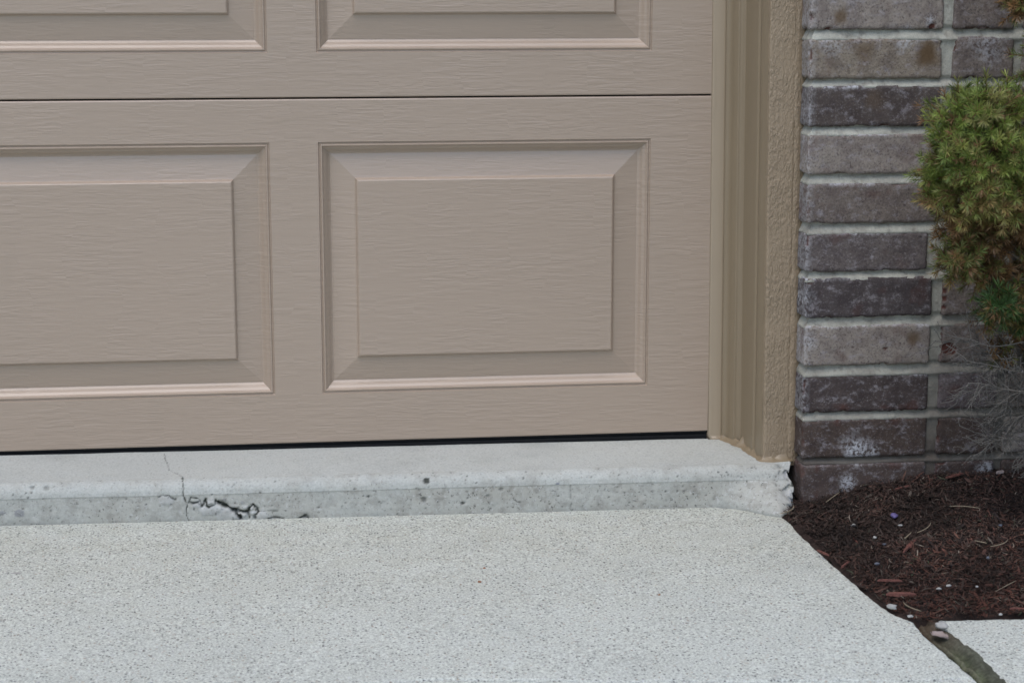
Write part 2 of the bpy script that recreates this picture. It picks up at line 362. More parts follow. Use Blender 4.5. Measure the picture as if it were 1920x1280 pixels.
# ------------------------------------------------------------------ threshold
def threshold():
    xs = np.concatenate([np.arange(-1.82, -.46, .03), np.arange(-.46, -.26, .0026), np.arange(-.26, -.02, .0013), np.arange(-.02, .62, .0026), np.arange(.62, .7601, .0018)])
    prof = [(.07, 0, 0)]
    y = .04
    while y > -.160: prof.append((y, 0.0, 0)); y -= .0035 if y < .012 else .02
    for t in np.linspace(0, 1, 14): prof.append((-.160 - .020 * math.sin(t * math.pi / 2), -.0165 * (1 - math.cos(t * math.pi / 2)) - .001 * t, .5))
    prof.append((-.1803, -.0185, .5)); prof.append((-.1803, -.0196, .6)); prof.append((-.1797, -.0206, 1))
    for z in np.arange(-.0217, -.075, -.0012): prof.append((-.1797 - .0006 * (z + .02) / -.05, z, 1))
    for z in (-.09, -.12): prof.append((-.179, z, 1))
    prof = np.array(prof); nx, npf = len(xs), len(prof)
    X = np.repeat(xs[:, None], npf, 1); Y = np.repeat(prof[None, :, 0], nx, 0); Zr = np.repeat(prof[None, :, 1], nx, 0); part = np.repeat(prof[None, :, 2], nx, 0)
    # the nosing wanders a little and the front edge is not perfectly straight
    Y = Y + (part > .2) * (.0016 * vn(np.stack([X, X * 0, X * 0], -1), 6, 3)) 
    fl = np.interp(X, [.60, .652, .686, .707, .726, .742, .757, .77], [0, .003, .027, .050, .062, .052, .034, .03]) 
    tt_ = np.clip((-Zr - .014) / .044, 0, 1); Y = Y - fl * tt_ * tt_ * (2.2 - 1.2 * tt_) * (part > .2)
    Z = tz(X) + Zr
    P = np.stack([X, Y, Z], -1)
    N = np.zeros_like(P); a = np.clip((-.160 - np.repeat(prof[None, :, 0], nx, 0)) / .02, 0, 1)[..., None]; N[...] = (1 - a) * np.array([0, 0, 1.]) + a * np.array([0, -1., 0]); N /= np.linalg.norm(N, axis=-1, keepdims=True)
    dep = (.0009 * fbm(P, 110, 4, 2) + .0007 * vn(P, 30, 6)) * (part > .2) + .0004 * fbm(P, 25, 2, 4)
    dirt = np.zeros(X.shape); fresh = np.zeros(X.shape); stone = np.zeros(X.shape); moss = np.zeros(X.shape)
    face = part > .7; top = part < .2
    # unrolled coordinate down the profile
    s = np.concatenate([[0], np.cumsum(np.hypot(np.diff(prof[:, 0]), np.diff(prof[:, 1])))]); Sg = np.repeat(s[None], nx, 0)
    def unroll(px, py):
        best = None
        q = atY(px, py, -.1788); rz = q[2] - float(tz(q[0]))
        if rz < -.0205: return q[0], np.interp(-rz, -prof[face[0], 1], s[face[0]])
        if rz < -.003:
            q = atY(px, py, -.176); rz = q[2] - float(tz(q[0])); k = (part[0] > .2) & (part[0] < .7)
            return q[0], np.interp(-rz, -prof[k, 1], s[k])
        q = atZ(px, py, float(tz(atZ(px, py, .06)[0]))); return q[0], np.interp(-q[1], -prof[top[0], 0], s[top[0]])
    def crack(pts, w, d, dk, wob=.0006):
        nonlocal dep, dirt
        U = [unroll(280 + x / 6, 840 + y / 6) for x, y in pts]
        wx = X + wob * 3.0 * fbm(P, 230, 2, 44); ws = Sg + wob * 3.0 * fbm(P, 230, 2, 45); w = w * (1 + .95 * fbm(P, 150, 2, 46))
        D = np.full(X.shape, 9.)
        for (x0, s0), (x1, s1) in zip(U[:-1], U[1:]):
            dx, ds = x1 - x0, s1 - s0; t = np.clip(((wx - x0) * dx + (ws - s0) * ds) / (dx * dx + ds * ds + 1e-12), 0, 1)
            D = np.minimum(D, np.hypot(wx - x0 - t * dx, ws - s0 - t * ds))
        w = np.maximum(w * 1.45, .0005); k = np.exp(-(D / w) ** 2); dep = dep - d * k; dirt = np.maximum(dirt, np.clip(min(1, dk * 1.2) * (.95 + .9 * fbm(P, 200, 2, 48)), 0, 1) * np.exp(-(D / (w * .85)) ** 4))
        return D
    crack([(170, 60), (180, 125), (215, 195), (220, 240), (320, 290), (380, 370)], .0006, .0004, .45)
    crack([(365, 390), (385, 430), (385, 490), (395, 560), (430, 630), (420, 740), (445, 812)], .0008, .0016, .80)
    crack([(105, 548), (150, 525), (220, 530), (270, 565), (300, 572)], .0009, .0012, .55)
    crack([(440, 612), (470, 550), (560, 565), (580, 600)], .0008, .0014, .6)
    crack([(440, 610), (490, 615), (570, 595), (590, 645), (620, 600), (640, 570)], .0013, .003, .95)
    crack([(640, 580), (640, 635), (665, 658), (730, 635), (750, 580), (790, 612)], .0011, .0025, .9)
    crack([(790, 612), (840, 635), (900, 660), (970, 700), (1000, 745), (1025, 780)], .0021, .007, 1)
    crack([(960, 690), (1040, 700), (1110, 712), (1135, 660), (1165, 630)], .0016, .005, 1)
    crack([(1112, 715), (1125, 765)], .0012, .004, 1); crack([(1030, 735), (1034, 782)], .0014, .004, 1)
    crack([(1165, 632), (1205, 665), (1225, 705), (1195, 740), (1186, 785)], .0013, .004, .95)
    crack([(1220, 705), (1300, 703), (1440, 700)], .0007, .001, .35)
    crack([(1690, 775), (1740, 758), (1780, 778)], .0017, .004, .65)
    crack([(1340, 780), (1430, 775), (1500, 785)], .0010, .002, .7)
    # spalled, paler mortar under the broken line
    def spot(px, py, r, arr, v, soft=2, dz=0.0, sx=1.0, ns=.35):
        nonlocal dep
        x0, s0 = unroll(px, py); rr = np.hypot((X - x0) / sx, Sg - s0) * (1 + ns * vn(P, 140, 77)); k = np.clip(1 - (rr / r) ** soft, 0, 1)
        if arr is not None: np.maximum(arr, v * np.clip(k * 2.5, 0, 1), out=arr)
        dep = dep + dz * k
    for px, py, r in ((400, 940, .004), (392, 941, .003), (461, 950, .0035), (470, 952, .003), (476, 961, .004), (455, 963, .004), (395, 952, .012), (425, 960, .014), (450, 965, .009), (372, 944, .006), (490, 966, .008), (310, 938, .008)): spot(px, py, r, fresh, .75, 2, .0022, 1.5)
    for px, py, r, sx in ((36, 962, .0060, 1.3), (3, 962, .003, 1.5), (421, 936, .0036, 1), (905, 921, .0032, 1.4), (455, 941, .003, 1.2), (1045, 905, .002, 1)): spot(px, py, r, stone, .9, 4, .0005, sx, .15)
    for px, py, r, v in ((800, 899, .0055, .9), (795, 935, .0045, .5), (868, 943, .003, .75), (915, 929, .003, .3), (690, 930, .002, .6), (1168, 893, .0018, .9), (1110, 883, .0016, .95), (88, 915, .005, .4), (60, 914, .004, .4), (320, 867, .0014, .7), (554, 860, .0014, .7), (524, 864, .0012, .6), (940, 917, .004, .35)):
        spot(px, py, r, dirt, v, 2, -.003)
    crack([(4740, 420), (4745, 560), (4742, 680)], .0007, .0006, .35)
    # random pits
    for i in range(210):
        x0 = rs.uniform(-.45, .74); s0 = rs.uniform(s[np.argmax(part[0] > .2)], s[-8]); r = rs.uniform(.0007, .0021)
        k0 = np.abs(xs - x0) < .006
        sub = np.ix_(k0, range(npf)); d = np.hypot(X[sub] - x0, Sg[sub] - s0); k = np.clip(1 - (d / r) ** 2, 0, 1)
        dep[sub] -= k * r * .6; dirt[sub] = np.maximum(dirt[sub], np.clip(k * 1.6, 0, 1) * rs.uniform(.25, .8))
    # damp green foot of the step, left part
    foot = np.clip((-(Zr) - .046) / .012, 0, 1) * face * np.clip(.6 + vn(P, 14, 51), 0, 1); moss = np.maximum(moss, foot * .55)
    # broken right-hand corner
    e = np.clip((X - .722) / .038, 0, 1)
    fac = (fbm(P, 55, 2, 61) + .6 * vn(P, 120, 62))
    dep = dep - e * (part > .2) * (.003 + .013 * np.round(np.clip(fac + .35, 0, 1) * 3) / 3) * np.clip(e * 1.6, 0, 1)
    fresh = np.maximum(fresh, np.clip(e * 1.5, 0, 1) * np.clip(fbm(P, 48, 3, 66) * 2.6 + .30, 0, 1) * (Sg > s[np.argmax(part[0] > .2)] - .010))
    dirt = np.maximum(dirt, np.clip(e * 1.2, 0, 1) * np.clip(fbm(P * np.array([1, 1, 1.6]), 85, 2, 68) * 3.2 - 1.1, 0, .9) * (part > .2))
    P = P + N * dep[..., None]
    P[..., 0] += np.clip((X - .72) / .04, 0, 1) * (.0035 * vn(np.stack([X * 0, Y, Z], -1), 70, 71) - .012 * np.clip((part > .3) * np.clip(1 - abs(Zr + .012) / .03, 0, 1), 0, 1) * .4)
    V = P.reshape(-1, 3); F = gridF(nx, npf)
    # right end: a closed side going back behind the broken corner
    last = (nx - 1) * npf + np.arange(npf); k = len(V)
    inner = P[-1].copy(); inner[:, 1] = np.minimum(.07, inner[:, 1] + .06); inner[:, 2] -= .02; inner[:, 0] -= .004
    V = np.vstack([V, inner]); F = np.vstack([F, np.stack([last[:-1], np.arange(k, k + npf - 1), np.arange(k + 1, k + npf), last[1:]], 1)])
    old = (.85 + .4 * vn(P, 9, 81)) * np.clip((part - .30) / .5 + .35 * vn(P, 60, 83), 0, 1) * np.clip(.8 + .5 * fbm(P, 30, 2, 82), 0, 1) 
    z = lambda a: np.concatenate([a.reshape(-1), a[-1]])
    o = mesh('concrete_threshold', V, F[:, ::-1].copy(), STEP, attrs={'dirt': z(dirt), 'fresh': z(fresh), 'stone': z(stone), 'moss': z(moss), 'old': np.clip(z(old), 0, 1)})
    tag(o, 'low grey concrete step with cracks and a broken corner under the garage door', 'threshold')
threshold()

# ------------------------------------------------------------------ garage door
DX1, PW, PG = .6685, .508, .0722
SECT_Z = [.0712, .6000]; SH = .5305
ramp_prof = [(0, 0), (.0012, .0026), (.0022, .0028), (.0042, .0006), (.0056, .0006), (.0080, .0040), (.0115, .0068), (.0150, .0108), (.0178, .0128), (.0190, .0130), (.0202, .0126), (.0532, .0072), (.0550, .0066), (.0578, .0014), (.0594, .0006)]
def door():
    t = thing('garage_door', (-.55, .02, float(tz(-.5))), 'wide taupe panelled garage door with wood grain finish', 'garage door')
    lefts = [.0630 - k * (PW + PG) for k in range(4)]; X0 = lefts[-1] - .0995
    z = SECT_Z[0]
    for k in range(4):
        z0 = z; z1 = z0 + (SH - .0018) - (.0012 if k == 0 else 0)
        if k == 0: pz = (.1480, .5345); z1 = .5990
        else:
            z0 = .6010 + (k - 1) * SH; z1 = z0 + SH - .0020; pz = (z0 + .0665, z0 + .0665 + .3865)
        xsn = sorted([X0, DX1] + [a for l in lefts for a in (l, l + PW)]); V = []; F = []
        rows = [(z0 + .0022, z0 + .0022), pz, (z1 - .0022, z1 - .0022)]
        # stile and rail sheet, with holes for the pressed panels; lips rolled back top and bottom
        zs = [z0 + .0022, pz[0], pz[1], z1 - .0022]
        idx = {}
        def vid(x, zz, yy=0.):
            key = (round(x, 6), round(zz, 6), round(yy, 6))
            if key not in idx: idx[key] = len(V); V.append((x, yy, zz))
            return idx[key]
        holes = {(l, pz[0]) for l in lefts}
        for i in range(len(xsn) - 1):
            for j in range(3):
                if j == 1 and any(abs(xsn[i] - l) < 1e-6 for l in lefts): continue
                F.append((vid(xsn[i], zs[j]), vid(xsn[i + 1], zs[j]), vid(xsn[i + 1], zs[j + 1]), vid(xsn[i], zs[j + 1])))
            for lip in ([(zs[3], 0), (z1 - .0006, .0008), (z1, .0030), (z1, .038)], [(z0, .038), (z0, .0030), (z0 + .0006, .0008), (zs[0], 0)]):
                for (a, ya), (c, yc) in zip(lip[:-1], lip[1:]): F.append((vid(xsn[i], a, ya), vid(xsn[i + 1], a, ya), vid(xsn[i + 1], c, yc), vid(xsn[i], c, yc)))
        # closed ends and back
        for x in (X0, DX1): F.append((vid(x, z0, .003), vid(x, z0, .038), vid(x, z1, .038), vid(x, z1, .003), vid(x, zs[3]), vid(x, zs[0])))
        F.append((vid(X0, z0, .038), vid(DX1, z0, .038), vid(DX1, z1, .038), vid(X0, z1, .038)))
        s = mesh('door_section', V, F, DOOR, t, smooth=False)
        for l in lefts:
            V = []; F = []; prev = None
            for ins, d in ramp_prof:
                r = [len(V) + i for i in range(4)]; V += [(l + ins, d, pz[0] + ins), (l + PW - ins, d, pz[0] + ins), (l + PW - ins, d, pz[1] - ins), (l + ins, d, pz[1] - ins)]
                if prev: F += [(prev[i], prev[(i + 1) % 4], r[(i + 1) % 4], r[i]) for i in range(4)]
                prev = r
            F.append(tuple(prev))
            mesh('raised_panel', V, F, DOOR, s, smooth=False)
    V = []; F = []
    for k in range(1, 4): box(V, F, X0 + .002, DX1 - .002, .0075, .030, .600 + (k - 1) * SH - .004, .600 + (k - 1) * SH + .004)  # added black strips behind the joints, to keep the open gaps dark
    mesh('joint_backing', V, F, RUBBER, t, smooth=False)
    # bottom seal
    V = []; F = []; xs = np.linspace(X0 + .001, DX1 - .001, 200)
    pr = [(.034, .0700), (.0045, .0700), (.0040, .0672), (.0010, .0655), (-.0004, .0630), (.0002, 0)]
    for x in xs:
        for y, zz in pr: V.append((x, y + .0006 * math.sin(x * 23), zz if zz else float(tz(x)) + .0003))
    mesh('bottom_seal', V, gridF(len(xs), len(pr)), RUBBER, t)
    # thin retainer strip of the bottom edge
    V = []; F = []; box(V, F, X0, DX1, .0012, .03, .0688, .0712); mesh('seal_retainer', V, F, RUBBER, t, smooth=False)
    return X0
DX0 = door()

# ------------------------------------------------------------------ door frame
def lean(z): return -.0065 * np.clip((np.asarray(z) - .06) / .70, 0, 1.05)
def frame():
    t = thing('door_frame', (.72, -.08, .06), 'tan painted wooden garage door frame with moulding and rough board', 'door frame')
    zs = np.concatenate([np.arange(.050, .84, .008), np.arange(.9, 2.25, .1)])
    def strip(name, pts, mat, seed=0, amp=.0003, zlo=.052, mirror=False, fn=None):
        zz = zs.copy(); zz[0] = zlo
        pts = np.array(pts); P = np.zeros((len(zz), len(pts), 3))
        P[..., 0] = pts[None, :, 0] + lean(zz)[:, None]; P[..., 1] = pts[None, :, 1]; P[..., 2] = zz[:, None]
        w = amp * fbm(P, 28, 2, seed); P[..., 0] += w; P[..., 1] += w
        if fn: P = fn(P)
        if mirror: P[..., 0] = DX0 + DX1 - P[..., 0]
        F = gridF(len(zz), len(pts)); o = mesh(name, P.reshape(-1, 3), F if mirror else F[:, ::-1].copy(), mat, t)
        return o
    def arc(cx, cy, r, a0, a1, n=6): return [(cx + r * math.cos(R(a)), cy + r * math.sin(R(a))) for a in np.linspace(a0, a1, n)]
    stop = [(.6695, .05), (.6695, -.0030)] + arc(.6720, -.0025, .0023, 170, 270, 5) + [(.680, -.0058), (.6872, -.0063), (.6890, -.0060), (.6900, -.0052), (.6908, -.0040), (.692, .0005)]
    mould = [(.6893, -.0044), (.6925, -.0050), (.6955, -.0066), (.6980, -.0110), (.7000, -.0175), (.7016, -.0240), (.7030, -.0262), (.7034, -.0288), (.7045, -.0300), (.7060, -.0298), (.7080, -.0300), (.7108, -.0322), (.7116, -.0345), (.7126, -.0348), (.7134, -.0362), (.7138, -.042), (.7146, -.060), (.7168, -.096), (.7172, -.0985), (.7186, -.0992), (.7196, -.1006), (.7198, -.1030), (.7190, -.1050), (.7180, -.120), (.7222, -.1370)]
    board = [(.7220, -.1360), (.7222, -.1428), (.7230, -.1446), (.7250, -.1450)] + [(x, -.1450) for x in np.arange(.7265, .7605, .0015)] + [(.7618, -.1440), (.7620, -.140), (.7620, -.11)]
    zz = zs
    def rough(P):
        a = (P[..., 1] < -.1435) & (P[..., 0] - lean(P[..., 2]) > .7235) & (P[..., 0] - lean(P[..., 2]) < .7612)
        n = fbm(P * np.array([1, 1, .5]), 190, 2, 91); P[..., 1] -= a * (.0011 * np.abs(n) + .0006 * vn(P, 30, 92)); return P
    caulk = [(.7600, -.1440), (.7612, -.1447), (.7628, -.1449), (.7645, -.1450), (.7662, -.1447), (.7680, -.1441), (.7705, -.1428), (.7765, -.1405)]
    def lumps(P):
        n = fbm(P, 60, 3, 93); P[..., 1] -= .0030 * np.clip(n, 0, 1); P[..., 0] += .0010 * vn(P, 90, 94); 
        P[..., 0] += np.clip(np.linspace(-.25, 1.2, P.shape[1]), 0, 1)[None] * (.0035 * np.clip((.78 - P[..., 2]) / .72, 0, 1)) ; return P
    for mi in (False, True):
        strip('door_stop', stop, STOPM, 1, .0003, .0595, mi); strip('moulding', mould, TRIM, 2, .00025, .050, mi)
        b_ = strip('casing_board', board, BOARD, 3, .0006, .056, mi, rough); strip('caulk_bead', caulk, BOARD, 4, .0004, .05, mi, lumps)
    V = []; F = []; xL = DX0 - .0345; xR = DX1 + .04
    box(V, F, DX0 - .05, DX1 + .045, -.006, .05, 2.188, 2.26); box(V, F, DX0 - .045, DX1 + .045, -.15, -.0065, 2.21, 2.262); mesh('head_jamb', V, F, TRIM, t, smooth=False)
    # paint and sealant smeared over the concrete at the foot of the frame
    path = [(.6865, -.004), (.6960, -.0185), (.7030, -.031), (.7085, -.043), (.7120, -.062), (.7150, -.095), (.7195, -.130), (.7195, -.147), (.7350, -.149), (.7600, -.147), (.7680, -.138)]
    path = np.array(path); seg = np.concatenate([[0], np.cumsum(np.hypot(*np.diff(path, axis=0).T))]); ss = np.arange(0, seg[-1], .0016)
    cx, cy = np.interp(ss, seg, path[:, 0]), np.interp(ss, seg, path[:, 1])
    tx, ty = np.gradient(cx), np.gradient(cy); ll = np.hypot(tx, ty); nx_, ny_ = ty / ll, -tx / ll     # towards the open side
    nx_ = np.convolve(nx_, np.ones(9) / 9, 'same'); ny_ = np.convolve(ny_, np.ones(9) / 9, 'same')
    U = np.linspace(0, 1, 12); P = np.zeros((len(ss), 12, 3))
    base = np.stack([cx, cy, cx * 0], -1)
    wd = .0055 + .0050 * np.abs(vn(base, 50, 95)) + .006 * np.exp(-((ss - .045) / .014) ** 2) + .003 * np.exp(-((ss - .105) / .03) ** 2); wd[:4] *= [.1, .4, .7, .9]
    ht = .0045 + .004 * np.abs(vn(base, 60, 96)) + .010 * np.exp(-((ss - .052) / .006) ** 2) + .006 * np.exp(-((ss - .19) / .012) ** 2)
    for j, u in enumerate(U):
        P[:, j, 0] = cx - nx_ * (.004 - (wd + .004) * u) * 1.0; P[:, j, 1] = cy - ny_ * (.004 - (wd + .004) * u)
        P[:, j, 2] = tz(cx) + ht * (1 - u) ** 1.8 - .0006 * (u > .98)
    P[..., 2] += .0012 * fbm(P, 150, 2, 97) * (1 - U)[None]
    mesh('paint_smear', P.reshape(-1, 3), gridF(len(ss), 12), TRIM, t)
frame()

# ------------------------------------------------------------------ brick wall
ZR = [(-.0991, -.1563), (-.1678, -.2248), (-.2364, -.2939), (-.3080, -.3661), (-.3803, -.4373), (-.4493, -.5061), (-.5206, -.5788), (-.5918, -.6498), (-.6596, -.7197), (-.7280, -.7896), (-.7985, -.8560)]
ROWS = [(CZ + b_, CZ + a_) for a_, b_ in ZR]; ROWS.insert(0, (CZ - .0855, CZ - .0280))
while ROWS[0][1] < 2.9: ROWS.insert(0, (ROWS[0][0] + .0693, ROWS[0][1] + .0693))
ROWS = ROWS[::-1]                     # bottom to top
YF = -.187
def xl(z): return .7640 + .0065 * np.clip((.745 - np.asarray(z)) / .70, 0, 1)
COLS = [(.0, .1965), (.2120, .3040), (.3165, .5130), (.5285, .6205), (.6330, .8295), (.8450, .9370), (.9495, 1.146), (1.1615, 1.2535), (1.266, 1.4625)]
LT, MD, DK, BR, WM = (.272, .238, .202), (.178, .150, .128), (.094, .077, .067), (.080, .059, .048), (.245, .208, .160)
TI = {11: (LT, MD), 10: (WM, MD), 9: (DK, DK), 8: (LT, MD), 7: (MD, LT), 6: ((.135, .116, .108), MD), 5: ((.080, .068, .066), MD), 4: (LT, MD), 3: ((.078, .062, .057), (.13, .108, .105)), 2: (BR, BR), 1: ((.088, .066, .056), (.070, .050, .042)), 0: (BR, BR)}
STAINS = [(1575, 32, .012, .8, 'stain'), (1622, 97, .017, .6, 'stain'), (1738, 102, .019, .95, 'stain'), (1712, 637, .013, .8, 'stain'), (1640, 185, .02, .35, 'stain'),
          (1605, 842, .022, 1, 'white'), (1590, 905, .018, .9, 'white'), (1850, 882, .016, .8, 'white'), (1640, 845, .012, .7, 'white'), (1500, 560, .02, .7, 'white'), (1512, 640, .018, .6, 'white'), (1745, 40, .012, .6, 'white'), (1560, 80, .02, .4, 'white'), (1700, 70, .02, .6, 'white'), (1850, 90, .03, .5, 'white'),
          (1748, 50, .0055, 1, 'chip'), (1553, 57, .005, 1, 'chip'), (1778, 652, .010, 1, 'chip'), (1770, 560, .004, 1, 'chip'), (1771, 545, .004, 1, 'chip'), (1770, 575, .004, 1, 'chip'), (1520, 527, .005, .8, 'chip'), (1660, 653, .0028, .9, 'chip'), (1500, 880, .01, .4, 'chip')]
STAINS = [(atY(a, b_, YF), r, v, k) for a, b_, r, v, k in STAINS]
def brick_arrays(x0, x1, z0, z1, fine, tint, sd, leftface=False, yf=YF):
    st = .0024 if fine else .02
    def lin(a, b_, s_): return np.linspace(a, b_, max(2, int(round((b_ - a) / s_)) + 1))
    xs, zs = lin(x0, x1, st), lin(z0, z1, st)
    if fine and leftface: ys = np.concatenate([lin(yf, yf + .075, .003), [yf + .1]])
    else: ys = np.array([yf, yf + .002, yf + .005, yf + .009, yf + .03]) if fine else np.array([yf, yf + .03])
    Vs = []; Fs = []; off = 0
    def add(Pg):
        nonlocal off
        Vs.append(Pg.reshape(-1, 3)); Fs.append(gridF(Pg.shape[0], Pg.shape[1], off)); off += Pg.shape[0] * Pg.shape[1]
    a, c = np.meshgrid(xs, zs, indexing='ij'); add(np.stack([a, a * 0 + yf, c], -1))
    for xx in (x0, x1): a, c = np.meshgrid(ys, zs, indexing='ij'); add(np.stack([a * 0 + xx, a, c], -1))
    for zz in (z0, z1): a, c = np.meshgrid(xs, ys, indexing='ij'); add(np.stack([a, c, a * 0 + zz], -1))
    P = np.vstack(Vs); F = np.vstack(Fs)
    r = .0042 if fine else .002
    lo = np.array([x0 + r, yf + r, z0 + r]); hi = np.array([x1 - r, yf + 1., z1 - r]); q = np.clip(P, lo, hi); d = P - q; L = np.linalg.norm(d, axis=1, keepdims=True)
    edge = np.clip((L[:, 0] - r * 1.0) / (r * .42), 0, 1)
    N = np.where(L > 1e-9, d / np.maximum(L, 1e-9), 0); P2 = q + N * r
    # side faces far from the arris keep their own normal
    chip = np.zeros(len(P))
    if fine:
        ez = np.minimum(abs(P[:, 2] - z0), abs(P[:, 2] - z1)); ex = np.minimum(abs(P[:, 0] - x0), abs(P[:, 0] - x1)); ee = np.minimum(ez, ex)
        ee = np.where(P[:, 1] > yf + .004, ez, ee)
        off3 = np.array([sd * 3.1, 0, 0]); n = fbm(P + off3, 75, 3, sd); n2 = vn(P + off3, 38, sd + 5)
        near = np.clip(1 - ee / .0055, 0, 1)
        chip = np.clip((n - .12) * 6, 0, 1) * near * np.clip(n2 * 3 + .6, 0, 1)
        disp = .0013 * fbm(P + off3, 28, 3, sd + 9) + .00045 * fbm(P, 210, 2, 12) - chip * .0034
        low = np.clip(1 - abs(P[:, 2] - z0) / .004, 0, 1); disp -= low * .0030 * np.abs(fbm(P, 110, 2, 14)); chip = np.maximum(chip * .9, 0)
        P2 = P2 + N * disp[:, None]
    tn = np.repeat(np.array([tint]), len(P), 0)
    at = {'stain': np.zeros(len(P)), 'white': np.zeros(len(P)), 'chip': chip}
    if fine:
        zc = (z0 + z1) / 2
        at['white'] = np.maximum(at['white'], np.clip(1 - abs(P[:, 2] - z1) / .006, 0, 1) * np.clip(vn(P + 7 * sd, 17, 33) * 1.8 + .35, 0, 1) * np.clip(.6 + 1.2 * fbm(P, 90, 2, 36), 0, 1) * (.25 if zc < .1 else 1.1))
        if leftface: at['white'] = np.maximum(at['white'], np.clip((x0 + .012 - P[:, 0]) / .012, 0, 1) * .38 * (zc > .1))
        at['chip'] = np.maximum(at['chip'], (.55 if zc < .2 else .35) * np.clip(fbm(P + sd, 34, 3, 35) * 4 - 1.2, 0, 1))
        for (c_, rr, v, k) in STAINS:
            d_ = np.hypot((P[:, 0] - c_[0]), P[:, 2] - c_[2]) * (1 + .35 * vn(P, 70, 22))
            kk = np.clip(1.25 - d_ / rr, 0, 1); kk = kk * kk * (3 - 2 * kk) if k != 'chip' else (kk > .25) * 1.
            if k == 'chip': P2[:, 1] += kk * .0022
            at[k] = np.maximum(at[k], v * kk)
    return P2, F, tn, at
def wall():
    t = thing('brick_wall', (.95, -.15, 0), 'weathered grey brown brick wall with light mortar beside the garage door', 'brick wall')
    VV = []; FF = []; TT = []; AA = {'stain': [], 'white': [], 'chip': []}; off = 0
    def put(*a, **k):
        nonlocal off
        P, F, tn, at = brick_arrays(*a, **k); VV.append(P); FF.append(F + off); TT.append(tn); off += len(P)
        for q in AA: AA[q].append(at[q])
    pal = [LT, MD, DK, WM, MD, (.135, .116, .108), LT]
    for i, (z0, z1) in enumerate(ROWS):
        fine = i <= 12; g = np.random.RandomState(100 + i)
        for j, (a, c) in enumerate(COLS):
            tint = TI[i][j] if (i in TI and j < 2) else (BR if i < 2 else pal[g.randint(len(pal))])
            jx, jz = g.uniform(-.0014, .0014, 2); x0 = (float(xl(z0)) if j == 0 else .7660) + a + (jx if j else 0); x1 = .7660 + c + jx; z0, z1 = z0 - (.0008 if j == 0 else 0), z1 + (.0006 if j == 0 else 0) + (g.uniform(-.003, .003) if j < 2 else 0)
            if j == 0: x1 = .9625 + (.004 if i in (7,) else 0) - (.010 if i == 6 else 0)
            put(x0, x1, z0 + (jz if i > 11 else 0), z1 + (jz if i > 11 else 0), fine and j < 4, tint, i * 7 + j, leftface=(j == 0), yf=YF + g.uniform(-.0008, .0008))
        # bricks beyond the frame: the pier left of the door and the courses above it
        for q in range(6):
            c1 = DX0 + DX1 - .766 - q * .211; put(c1 - .1965, c1, z0, z1, False, pal[g.randint(len(pal))], 5)
        if z0 > 2.27:
            xx = DX0 - .09
            while xx < .74: put(xx, min(xx + .1965, .7485), z0, z1, False, pal[g.randint(len(pal))], 5); xx += .2090
    o = mesh('bricks', np.vstack(VV), np.vstack(FF), BRICK, t, attrs={'tint': np.vstack(TT), **{k: np.concatenate(v) for k, v in AA.items()}})
    weld(o, 2e-5)
    # mortar: raked under each brick, smeared flush over the arris of the one below
    zs = np.concatenate([np.arange(-.07, .86, .0026), np.arange(.87, 2.92, .012)]); ss = np.concatenate([np.arange(-.13, .36, .0026), np.arange(.38, 1.48, .02)])
    Sg, Zg = np.meshgrid(ss, zs, indexing='ij'); dep = np.full(Sg.shape, .0045)
    for (a0, a1), (b0, b1) in zip(ROWS[:-1], ROWS[1:]):
        k = (Zg >= a1 - .003) & (Zg <= b0 + .003); u = np.clip((Zg - a1) / (b0 - a1) + .25 * vn(np.stack([Sg, Zg, Zg * 0], -1), 28, 47), 0, 1); dep = np.where(k, .0006 + .0085 * u ** .9, dep)
    P = np.stack([Sg, Sg * 0, Zg], -1)
    dep = dep + .0016 * fbm(P, 45, 3, 41) + .0006 * fbm(P, 220, 2, 42); dep = np.clip(dep, -.0004, .012)
    lowrow = np.clip((.10 - Zg) / .03, 0, 1); dep = dep + lowrow * .003
    xs_ = xl(Zg)
    # pile at head joints follows the brick ends
    X = xs_ * (1 - np.clip(Sg / .15, 0, 1)) + .766 * np.clip(Sg / .15, 0, 1) + np.maximum(Sg, dep); Y = YF + np.maximum(-Sg, dep)
    Y = np.where(Sg < 0, np.maximum(Y, YF + dep), Y)
    darker = .06 + np.clip((.30 - Zg) / .20, 0, 1) * (.55 + .35 * fbm(P, 12, 2, 43)) + np.clip((.095 - Zg) / .02, 0, 1) * .5 + np.clip((Sg - .16) / .08, 0, 1) * np.clip((.72 - Zg) / .3, 0, 1) * .40  # mortar gets darker towards the base and in the lower right columns
    mesh('mortar', np.stack([X, Y, Zg], -1).reshape(-1, 3), gridF(len(ss), len(zs))[:, ::-1].copy(), MORTAR, t, attrs={'darker': np.clip(darker, 0, 1).reshape(-1)})
    V = []; F = []; m2 = DX0 + DX1 - .766 - .004
    box(V, F, m2 - 1.3, m2, YF + .005, .1, -.07, 2.92); box(V, F, m2, .766, YF + .005, .1, 2.265, 2.92); box(V, F, .79, 2.26, YF + .03, .1, -.07, 2.915)
    mesh('mortar', V, F, MORTAR, t, smooth=False, attrs={'darker': np.zeros(len(V))})
wall()

